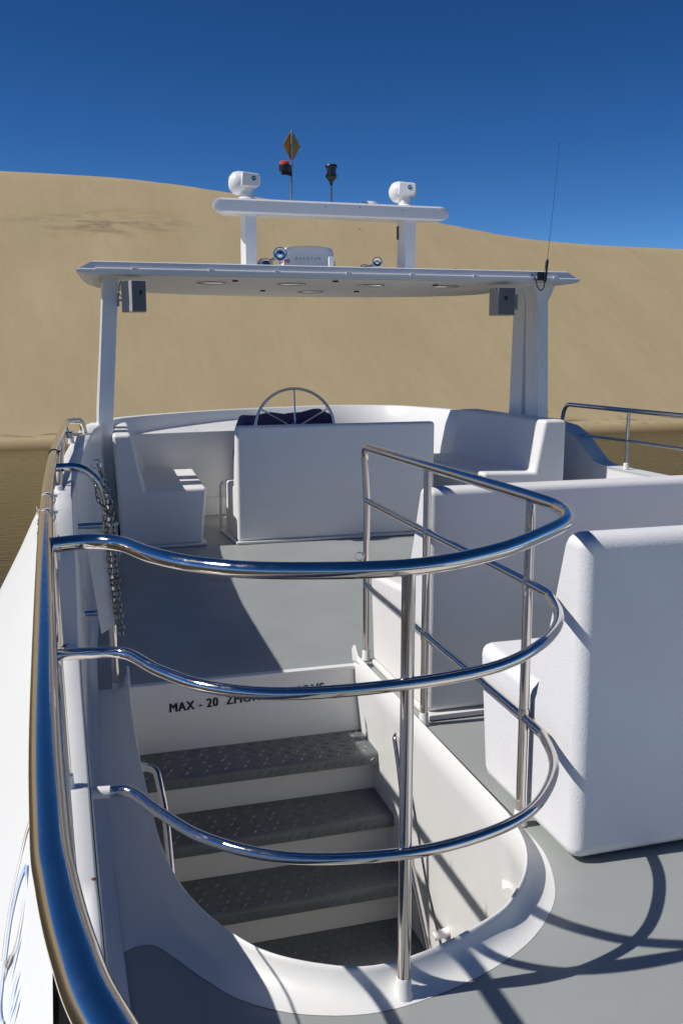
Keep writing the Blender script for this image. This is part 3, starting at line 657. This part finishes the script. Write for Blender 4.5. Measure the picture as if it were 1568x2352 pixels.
hang([(0.150, 4.40, 1.0), (0.158, 4.39, 0.93), (0.185, 4.385, 0.885), (0.212, 4.38, 0.85)])
hang([(0.186, 4.39, 0.835), (0.191, 4.385, 0.72), (0.196, 4.385, 0.60), (0.208, 4.38, 0.45), (0.222, 4.38, 0.36)])
build('end_ring', MB().tube(ring((0.226, 4.383, 0.545), 0.016, 0, (0.2, 1, 0)), 0.003, 8, closed=True), OLDSTEEL, ch)

bd = build('hanging_board', MB().prism([(0.094, 4.405, 0.77), (0.198, 4.40, 0.77), (0.205, 4.395, 0.50), (0.2245, 4.395, 0.355), (0.221, 4.395, 0.335), (0.148, 4.40, 0.292)], (0.0, 0.006, 0.0)), GEL, bevel=0.0015)
tag(bd, 'tilted white board with one cut corner hanging behind the chain', 'board')

for i, (c, ax, m, lab) in enumerate((((-0.022, 4.72, 1.10), (0, 1, 0), BLACK, 'black cable tie round the left top rail beyond the gate rail'),
                       ((-0.041, 3.33, 1.10), (0, 1, 0), DOME, 'white cable tie round the left top rail just short of the gate rail'),
                       ((-0.041, 3.0, 1.10), (0, 1, 0), DOME, 'thin white cable tie nearest the viewer on the left top rail'),
                       ((0.064, 6.3, 1.06), (0, 0, 1), BLACK, 'black cable tie high on the farthest left railing post'),
                       ((-0.031, 3.86, 0.825), (0, 0, 1), BLACK, 'black cable tie at the foot of the post on the sloping bulwark'),
                       ((-0.031, 3.60, 0.50), (0, 0, 1), BLACK, 'black cable tie at the foot of the post on the low gunwale'))):
    rad = 0.0225 if ax[1] else 0.016
    mb = MB().tube(ring(c, rad, 0, ax), 0.0025, 6, closed=True)
    e = (c[0] + rad*0.9, c[1], c[2] + (0.012 if ax[1] else 0)); mb.box((e[0], e[1]-0.003, e[2]-0.005), (e[0]+0.010, e[1]+0.003, e[2]+0.005)); mb.tube([e, (e[0]+0.02, e[1]-0.004, e[2]+0.008)], 0.0018, 5)
    tag(build('cable_tie', mb, m), lab, 'cable tie', 'cable ties on the left railing')
mb = MB(); rows = []  # added cloth strip, shaped to cast shade on the bulwark slope
def gun(y): return 0.45 + 0.54*max(0.0, min(1.0, (y-3.66)/0.36))
for i in range(24):
    y = 3.60 + 0.42*i/23; xr = -0.088 + max(0, y-3.9)*0.012 + 0.003*math.sin(i*1.3)
    rows.append([(xr, y, 0.94 + 0.004*math.sin(i*0.9)), (xr - 0.006 - 0.01*math.sin(i*0.7)**2, y, (0.94 + gun(y))/2), (xr - 0.003, y, gun(y) - 0.06)])
mb.loft(rows); bo = build('shade_strip', mb, SHADECLOTH, sharp=60)
sm = bo.modifiers.new('thickness', 'SOLIDIFY'); sm.thickness = 0.003
tag(bo, 'short pale cloth strip added outside the left railing to shade the sloping bulwark', 'shade_strip')

# ------------------------------------------------------------------ HARDTOP
ht = thing('hardtop', 'white flat hardtop roof standing on two slanting posts over the helm', 'roof', (2.3, 8.5, 0.9))
def outline(ins, z, yb):
    pts = [(0.195 + ins, yb, z), (4.408 - ins, yb, z), (4.30 - ins, 8.2, z), (4.17 - ins, 8.6, z)]
    for i in range(1, 12):
        a = math.pi*i/12; pts.append((2.25 + (1.92 - ins)*math.cos(a), 8.62 + (1.0 - ins)*math.sin(a)**0.8, z))
    pts += [(0.30 + ins, 8.6, z), (0.25 + ins, 8.2, z)]
    return [(x, y, zz - 0.0275*(y - 7.6)) for x, y, zz in pts]
rows = [outline(0.25, 2.135, 7.72), outline(0.03, 2.13, 7.61), outline(0.0, 2.138, 7.6), outline(0.0, 2.162, 7.6), outline(0.02, 2.1705, 7.606), outline(0.11, 2.219, 7.608), outline(0.125, 2.226, 7.622), outline(0.6, 2.255, 8.0)]
mb = MB().loft(rows, closed=True); n = len(rows[0]); mb.f.append(tuple(range(n))); mb.f.append(tuple((len(rows)-1)*n + k for k in range(n)))
roof = build('roof_panel', mb, ROOF, ht, sharp=28, wn=True)
lin = [(p[0], p[1], p[2]) for p in outline(0.05, 2.1255, 7.63)]
build('roof_lining', MB().prism(lin, (0, 0, 0.004)), UNDER, ht)
build('drip_rail', MB().tube([(0.33, 7.597, 2.168), (4.20, 7.597, 2.168)], 0.0075, 8), ROOF, ht)
for x in (0.62, 1.20, 1.72, 2.31, 2.86, 3.42, 4.17):
    build('rail_clip', MB().box((x-0.02, 7.584, 2.155), (x+0.02, 7.60, 2.180)), ROOF, ht, bevel=0.003)
def lz(y): return 2.1245 - 0.0275*(y - 7.6)
for x, y in ((1.286, 8.145), (1.969, 8.123), (2.664, 8.106), (3.361, 8.096), (2.33, 8.88)):
    d = build('downlight', MB().lathe([(0.122, 0), (0.122, -0.006), (0.112, -0.011), (0.10, -0.011)], (x, y, lz(y)), seg=32), STEEL, ht)
    build('lens', MB().lathe([(0.112, -0.009), (0.08, -0.016), (0.02, -0.018)], (x, y, lz(y)), seg=32), LAMPG, d)
for x, y in ((1.438, 7.871), (2.245, 7.745), (1.86, 8.80), (2.73, 8.72), (3.20, 7.93)):
    build('vent_cap', MB().box((x-0.022, y-0.018, lz(y)-0.012), (x+0.022, y+0.018, lz(y))), BLACK, ht, bevel=0.003)
# posts
def fin(name, st, par):
    mb = MB(); mb.loft([[(xl, y0, z), (xr_, y0, z), (xr_, y1, z), (xl, y1, z)] for z, xl, xr_, y0, y1 in st], closed=True)
    n_ = len(st); mb.f.append((0, 1, 2, 3)); mb.f.append(tuple((n_-1)*4 + k for k in range(4)))
    return build(name, mb, ROOF, par, bevel=0.006, sharp=40)
pl_ = fin('post', ((0.000, 0.386, 0.420, 7.840, 8.040), (0.100, 0.357, 0.430, 7.830, 8.060), (0.620, 0.317, 0.426, 7.820, 8.060), (0.900, 0.308, 0.424, 7.820, 8.060), (1.040, 0.315, 0.432, 7.820, 8.060), (2.000, 0.389, 0.506, 7.840, 8.090), (2.131, 0.396, 0.516, 7.840, 8.100)), ht)
fin('post_brace', ((0.000, 0.391, 0.420, 8.160, 8.440), (0.620, 0.323, 0.426, 8.170, 8.420), (1.040, 0.323, 0.432, 8.175, 8.400), (2.000, 0.401, 0.503, 8.095, 8.300), (2.131, 0.406, 0.513, 8.105, 8.320)), pl_)
pr_ = fin('post', ((0.000, 4.262, 4.360, 7.820, 8.070), (0.930, 4.172, 4.274, 7.820, 8.070), (1.980, 4.131, 4.233, 7.820, 8.060), (2.060, 4.115, 4.272, 7.820, 8.070), (2.131, 4.086, 4.301, 7.820, 8.100)), ht)
fin('post_brace', ((0.000, 4.262, 4.360, 8.180, 8.480), (0.930, 4.176, 4.274, 8.165, 8.420), (1.980, 4.135, 4.233, 8.075, 8.300), (2.131, 4.115, 4.301, 8.105, 8.340)), pr_)
build('post_web', MB().box((4.235, 8.02, 0.9), (4.247, 8.24, 2.0)), ROOF, pr_)

# antenna arch
ar = thing('antenna_arch', 'white arch of two posts and a long beam on the hardtop', 'mast', (2.5, 8.7, 2.24))
def stadium(x0, x1, z0, z1, tilt, y, n=7):
    r = (z1-z0)/2; pts = []
    for i in range(n+1):
        a = -math.pi/2 + math.pi*i/n; pts.append((x1 - r*1.25 + r*1.25*math.cos(a), y, (z0+z1)/2 + r*math.sin(a)))
    for i in range(n+1):
        a = math.pi/2 + math.pi*i/n; pts.append((x0 + r*1.25 + r*1.25*math.cos(a), y, (z0+z1)/2 + r*math.sin(a)))
    return pts
rw = [stadium(1.44, 3.54, 2.75, 2.845, 0, 8.585), stadium(1.388, 3.592, 2.735, 2.862, 0, 8.60), stadium(1.40, 3.58, 2.738, 2.866, 0, 8.70), stadium(1.5, 3.48, 2.755, 2.85, 0, 8.98)]
mb = MB().loft(rw, closed=True); n = len(rw[0]); mb.f.append(tuple(range(n))); mb.f.append(tuple(3*n + k for k in range(n)))
build('beam', mb, ROOF, ar, sharp=30, wn=True)
for x in (1.672, 3.172):
    build('post', MB().prism([(x, 8.62, 2.225), (x+0.105, 8.62, 2.225), (x+0.105, 8.85, 2.225), (x, 8.85, 2.225)], (0.0, 0.0, 0.525)), ROOF, ar, bevel=0.008)
build('cable_gland', MB().box((3.163, 8.8, 2.58), (3.172, 8.84, 2.70)), BLACK, ar, bevel=0.003)
for x, z in ((2.72, 2.835), (3.135, 2.822), (2.40, 2.826)):
    build('screw', MB().lathe([(0.006, 0), (0.004, 0.003)], (x, 8.586, z - 0.01), (0, -1, 0), seg=10), BLACK, ar)

# searchlights
def searchlight(x, y, z, yaw, label, hs=1.0):
    t = thing('searchlight', label, 'searchlight', (x, y, z), 'white searchlights on the arch')
    Mx = Matrix.Translation((x, y, z)) @ Matrix.Rotation(yaw, 4, 'Z') @ Matrix.Scale(hs, 4)
    T = lambda mb: [setattr(mb, 'v', [tuple(Mx @ Vector(v)) for v in mb.v]), mb][1]
    build('pedestal', T(MB().lathe([(0.085, 0), (0.085, 0.014), (0.062, 0.03), (0.058, 0.06), (0.058, 0.066), (0.056, 0.068), (0.056, 0.115)], (0, 0, 0), seg=28)), DOME, t)
    h = build('head', T(MB().lathe([(0.02, 0.095), (0.06, 0.085), (0.092, 0.055), (0.103, 0.015), (0.102, -0.02), (0.09, -0.06), (0.06, -0.088), (0.02, -0.098)], (-0.055, 0.03, 0.152), (-0.90, 0.42, 0.06), seg=32)), DOME, t)
    b = T(MB().prism([(-0.062, -0.085, 0.115), (0.085, -0.085, 0.108), (0.112, -0.085, 0.135), (0.115, -0.085, 0.205), (0.10, -0.085, 0.222), (-0.05, -0.085, 0.238)], (0, 0.17, 0)))
    build('housing', b, DOME, t, bevel=0.02*hs, seg=3)
    e = build('emblem', T(MB().lathe([(0.021, 0.0), (0.020, 0.002)], (0.052, -0.0865, 0.182), (0, -1, 0), seg=20)), TEAL, h)
    build('emblem_wave', T(MB().prism([(0.040, -0.0893, 0.176), (0.055, -0.0893, 0.183), (0.070, -0.0893, 0.179), (0.070, -0.0893, 0.184), (0.055, -0.0893, 0.188), (0.040, -0.0893, 0.181)], (0, -0.0006, 0))), DOME, h)
searchlight(1.712, 8.74, 2.862, R(0), 'bulbous white searchlight on the left end of the arch beam')
searchlight(3.205, 8.74, 2.858, R(-22), 'bulbous white searchlight on the right end of the arch beam', 0.95)

# day shape pole with beacon
dp = thing('signal_pole', 'thin grey pole on the arch carrying the yellow diamond', 'pole', (2.10, 8.75, 2.85))
build('pole', MB().tube([(2.125, 8.75, 2.85), (2.132, 8.75, 3.47)], 0.0125, 12), POLESTEEL, dp)
def plate(ang):
    c, s_ = math.cos(ang), math.sin(ang); cx, cy = 2.131, 8.75
    q = [(0, 3.49), (0.088, 3.355), (0, 3.205), (-0.088, 3.355)]
    n_ = Vector((-s_, c, 0))*0.0025
    return MB().prism([Vector((cx + a*c, cy + a*s_, z)) - n_ for a, z in q], n_*2)
dm = thing('day_shape', 'yellow diamond of two crossed plates on top of the pole', 'marker', (2.131, 8.75, 3.2))
build('plate', plate(R(16)), GOLD, dm); build('plate', plate(R(72)), GOLD, dm)
be = thing('beacon', 'small orange and black beacon light fixed to the diamond pole', 'light', (2.06, 8.73, 3.12))
build('base', MB().lathe([(0.025, 0), (0.05, 0.004), (0.053, 0.02), (0.053, 0.055), (0.048, 0.058)], (2.06, 8.73, 3.125)), BLACK, be)
build('lens', MB().lathe([(0.047, 0.058), (0.045, 0.078), (0.034, 0.088), (0.01, 0.09)], (2.06, 8.73, 3.125)), ORANGE, be)
build('bracket', MB().box((2.03, 8.72, 3.098), (2.125, 8.74, 3.126)).tube([(2.08, 8.72, 3.12), (2.09, 8.715, 3.095), (2.115, 8.72, 3.09), (2.12, 8.73, 3.11)], 0.005, 6), BLACK, be)
nl = thing('navigation_light', 'black navigation light on a short grey pole on the arch', 'light', (2.495, 8.75, 2.85))
build('pole', MB().tube([(2.50, 8.75, 2.85), (2.50, 8.75, 2.92), (2.498, 8.75, 3.04)], [0.015, 0.014, 0.011], 12), POLESTEEL, nl)
build('lamp', MB().lathe([(0.012, 0), (0.016, 0.025), (0.03, 0.045), (0.05, 0.068), (0.054, 0.082), (0.054, 0.09), (0.047, 0.094)], (2.498, 8.75, 3.03)), BLACK, nl)
build('lens', MB().lathe([(0.045, 0.094), (0.0465, 0.15)], (2.498, 8.75, 3.03)), GLASSY, nl)
build('cap', MB().lathe([(0.049, 0.15), (0.055, 0.156), (0.055, 0.17), (0.05, 0.178), (0.02, 0.184)], (2.498, 8.75, 3.03)), BLACK, nl)
gd = thing('gps_dome', 'flat white dome antenna on the arch beam near the right searchlight', 'antenna', (2.87, 8.78, 2.856))
build('dome', MB().lathe([(0.085, 0), (0.09, 0.012), (0.08, 0.03), (0.05, 0.044), (0.01, 0.049)], (2.87, 8.78, 2.862)), DOME, gd)
build('base', MB().lathe([(0.05, 0), (0.045, 0.02)], (2.87, 8.78, 2.845)), BLACK, gd)

# radar
rd = thing('radar_dome', 'wide white radar dome on the hardtop between the arch posts', 'radar', (2.32, 9.05, 2.235))
RC = Vector((2.345, 9.05, 2.25))
prof = [(0.285, 0.0), (0.285, 0.006), (0.278, 0.012), (0.272, 0.06), (0.262, 0.12), (0.250, 0.19), (0.244, 0.222), (0.234, 0.24), (0.21, 0.248), (0.03, 0.254)]
sh = build('shell', MB().lathe([(r, h) for r, h in prof[2:]], RC, seg=64), DOME, rd, sharp=50)
build('base_ring', MB().lathe([(0.25, -0.012), (0.262, -0.006), (0.262, 0.012)], RC, seg=48), BLACK, rd)
def rad_at(h):
    for (r0, h0), (r1, h1) in zip(prof, prof[1:]):
        if h0 <= h <= h1: return r0 + (r1-r0)*(h-h0)/(h1-h0)
    return 0.25
def wrap(me, a0, z0, nm, m):
    def fn(c):
        h = z0 + c.y; r = rad_at(h) + 0.0015; a = a0 + c.x/0.265
        return RC + Vector((math.sin(a)*r, -math.cos(a)*r, h))
    place_text(me, nm, m, fn, sh)
face_a = math.atan2(RC.x, RC.y)*-1.0
wrap(text_mesh('QUANTUM', 0.034, 0.0, 1.75, 'CENTER'), face_a + 0.02, 0.122, 'lettering', INKGREY)
for a0, s_, m_ in ((face_a - 1.72, 'Ray', INK), (face_a - 1.72 + 0.36, 'marine', INKRED), (face_a + 0.98, 'Ray', INK), (face_a + 0.98 + 0.36, 'marine', INKRED)):
    wrap(text_mesh(s_, 0.068, 0.001, 1.0), a0, 0.10, 'lettering', m_)

# horns / chrome lamps
def horn(c, d, r, label, dome):
    t = thing('horn', label, 'horn', (dome[0], dome[1], 2.23), 'chrome horns on the hardtop')
    D = Vector(d).normalized(); c = Vector(c); b = Vector(dome)
    build('bell', MB().lathe([(r*0.25, -0.10), (r*0.3, -0.06), (r*0.55, -0.03), (r*0.9, -0.006), (r, 0.0), (r*1.0, 0.005), (r*0.86, 0.006), (r*0.80, -0.006), (r*0.5, -0.012), (r*0.28, -0.004), (r*0.05, 0.0)], c, D, seg=32), STEEL, t, sharp=50, fix=False)
    build('neck', MB().tube([c - D*0.10, b + Vector((0, 0, 0.02))], 0.016, 12), STEEL, t)
    build('dome', MB().lathe([(0.075*r/0.058, -0.03), (0.075*r/0.058, 0.0), (0.068*r/0.058, 0.035), (0.045*r/0.058, 0.06), (0.01, 0.07)], b, seg=24), STEEL, t)
    build('foot', MB().tube([c - D*0.02, (c.x + 0.01, c.y + 0.02, 2.225)], 0.007, 8), STEEL, t)
horn((1.985, 8.62, 2.40), (-0.18, -1, 0.05), 0.062, 'larger chrome horn on the hardtop beside the radar dome', (1.87, 8.72, 2.30))
horn((2.90, 8.62, 2.352), (-0.25, -1, 0.06), 0.046, 'smaller chrome horn on the hardtop left of the right arch post', (2.80, 8.68, 2.265))
tag(build('white_bracket', MB().box((2.375, 8.40, 2.225), (2.425, 8.43, 2.37)).box((2.375, 8.37, 2.225), (2.425, 8.43, 2.245)), DOME, bevel=0.008), 'small upright white bracket in front of the radar dome', 'bracket')
tag(build('cable_loop', MB().tube(crom([(1.405, 7.63, 2.172), (1.42, 7.625, 2.205), (1.47, 7.62, 2.216), (1.505, 7.625, 2.205)], 5), 0.009, 8).lathe([(0.016, 0), (0.018, 0.02), (0.008, 0.03)], (1.51, 7.64, 2.198), (0, -1, 0), seg=12), DOME), 'short white cable stub curling out of the hardtop edge', 'cable')
tag(build('cap_nut', MB().lathe([(0.018, 0.0), (0.018, 0.018), (0.012, 0.03), (0.003, 0.034)], (3.255, 7.655, 2.212), (0, -1, 0.2), seg=16), STEEL), 'shiny steel cap nut on the hardtop edge', 'nut')

# whip antenna
an = thing('whip_antenna', 'tall thin black whip antenna on the right end of the hardtop', 'antenna', (4.06, 7.58, 2.17))
build('mount', MB().box((3.995, 7.575, 2.145), (4.06, 7.60, 2.215)), BLACK, an, bevel=0.006)
build('base', MB().tube([(4.058, 7.57, 2.125), (4.06, 7.57, 2.15), (4.062, 7.57, 2.21), (4.065, 7.57, 2.215), (4.073, 7.57, 2.30), (4.074, 7.57, 2.305), (4.0745, 7.57, 2.325)], [0.008, 0.015, 0.016, 0.014, 0.013, 0.0145, 0.004], 12), BLACK, an)
build('whip', MB().tube([(4.0745, 7.57, 2.32), (4.118, 7.575, 2.80), (4.155, 7.585, 3.262)], [0.0022, 0.0017, 0.0013], 6).lathe([(0.002, -0.006), (0.005, 0), (0.002, 0.006)], (4.155, 7.585, 3.264), seg=8), BLACK, an)
build('cable', MB().tube(crom([(3.96, 7.585, 2.165), (3.978, 7.575, 2.14), (3.985, 7.57, 2.10), (4.02, 7.57, 2.06), (4.05, 7.57, 2.085), (4.058, 7.57, 2.13)], 6), 0.005, 8), BLACK, an)
build('gland', MB().lathe([(0.018, 0), (0.016, 0.015), (0.006, 0.022)], (3.957, 7.60, 2.175), (0, -1, 0), seg=12), STEEL, an)

# speakers
def speaker(label, poly, d, fx, badge, arm):
    s = thing('speaker', label, 'speaker', (poly[0][0], poly[0][1], 1.85), 'grey speakers under the hardtop')
    z0, z1 = 1.85, 2.082
    cs = build('case', MB().prism([(x, y, z0) for x, y in poly], (0, 0, z1-z0)), SPK, s, bevel=0.006)
    a, b = Vector((*fx[0], 0)), Vector((*fx[1], 0)); n_ = Vector((b.y-a.y, -(b.x-a.x), 0)).normalized()
    q = lambda u, z, o: tuple(a + (b-a)*u + n_*o + Vector((0, 0, z)))
    build('grille', MB().prism([q(.04, z0+.006, .0005), q(.96, z0+.006, .0005), q(.96, z1-.006, .0005), q(.04, z1-.006, .0005)], n_*0.004), SPKF, s)
    u = badge; build('badge', MB().prism([q(u-.09, z1-.105, .005), q(u+.09, z1-.105, .005), q(u+.09, z1-.072, .005), q(u-.09, z1-.072, .005)], n_*0.003), BLACK, s)
    build('bracket', arm, SPK, s); return s
s1 = speaker('grey speaker box under the left side of the hardtop', [(0.585, 7.52), (0.695, 7.545), (0.70, 7.72), (0.525, 7.76)], None, ((0.585, 7.52), (0.695, 7.545)), 0.62,
        MB().box((0.50, 7.80, 1.90), (0.512, 7.90, 2.0)).box((0.505, 7.84, 1.94), (0.56, 7.86, 1.955)))
build('cable', MB().tube(crom([(0.53, 7.76, 1.97), (0.512, 7.77, 1.99), (0.513, 7.78, 2.05), (0.53, 7.8, 2.09)], 6), 0.004, 6), BLACK, s1)
speaker('grey speaker box by the right post of the hardtop', [(3.63, 7.58), (3.79, 7.58), (3.805, 7.74), (3.64, 7.78)], None, ((3.63, 7.58), (3.79, 7.58)), 0.45,
        MB().box((3.80, 7.70, 1.935), (3.86, 7.715, 1.955)).box((3.86, 7.69, 1.90), (3.872, 7.73, 2.03)))

# steering wheel, console
wh = thing('steering_wheel', 'large thin steel steering wheel standing behind the helm bench', 'steering wheel', (2.005, 8.2, 0.877))
WC = Vector((2.008, 8.2, 0.877)); wax = Vector((-0.10, -1, 0.16)).normalized()
rp2 = ring(WC, 0.349, 0, wax, 56)
build('rim', MB().tube(rp2, 0.0125, 12, closed=True), STEEL, wh)
wu = (Vector((0, 0, 1)) - wax*wax.z).normalized(); wr = wax.cross(wu)
for k in range(6):
    a = R(90 + 60*k); d = wu*math.sin(a) + wr*math.cos(a)
    build('spoke', MB().tube([WC + d*0.03, WC + d*0.345], 0.0075, 10), STEEL, wh)
build('hub', MB().lathe([(0.045, -0.10), (0.045, -0.02), (0.05, 0.0), (0.045, 0.015), (0.02, 0.025)], WC, wax, seg=24), STEEL, wh)
hc = thing('helm_console', 'helm console hidden under a dark navy canvas cover', 'console', (2.0, 8.7, 0))
build('pedestal', MB().prism([(1.58, 8.4, 0.004), (2.42, 8.4, 0.004), (2.42, 8.88, 0.004), (1.58, 8.88, 0.004)], (0, 0.02, 0.72)), GEL, hc, bevel=0.02)
rows = []
prof_x = [(1.555, .70), (1.565, .86), (1.60, .945), (1.63, .962), (1.75, .958), (1.90, .955), (2.05, .965), (2.18, .985), (2.30, 1.008), (2.36, 1.012), (2.41, .985), (2.44, .955), (2.46, .86), (2.465, .70)]
for j, (y, dz, sc) in enumerate(((8.34, -0.42, 1.0), (8.36, -0.18, 1.0), (8.42, -0.05, .99), (8.52, -0.01, .985), (8.64, 0.0, .98), (8.74, -0.005, .98), (8.82, -0.06, .985), (8.86, -0.3, 1.0))):
    rows.append([(2.01 + (x-2.01)*sc, y + 0.02*noise.noise((x*6, j*0.7, 1)), max(0.5, z + dz) + 0.022*noise.noise((x*7, y*9, 3)) + (0.03*max(0, math.sin((x-1.5)*9 + j*0.8))**4)) for x, z in prof_x])
build('cover', MB().loft(rows), NAVY, hc, sharp=40)
tag(build('gear_lever', MB().tube(fillet([(1.33, 8.2, 0.005), (1.335, 8.2, 0.40), (1.36, 8.2, 0.43)], 0.04), 0.012, 10), DOME), 'thin white tube rising beside the helm bench', 'tube')

tag(build('rust_spot', MB().lathe([(0.006, 0), (0.004, 0.002)], (0.028, 2.02, 0.4505), seg=9), RUST), 'tiny rust red speck on the white left gunwale', 'speck')
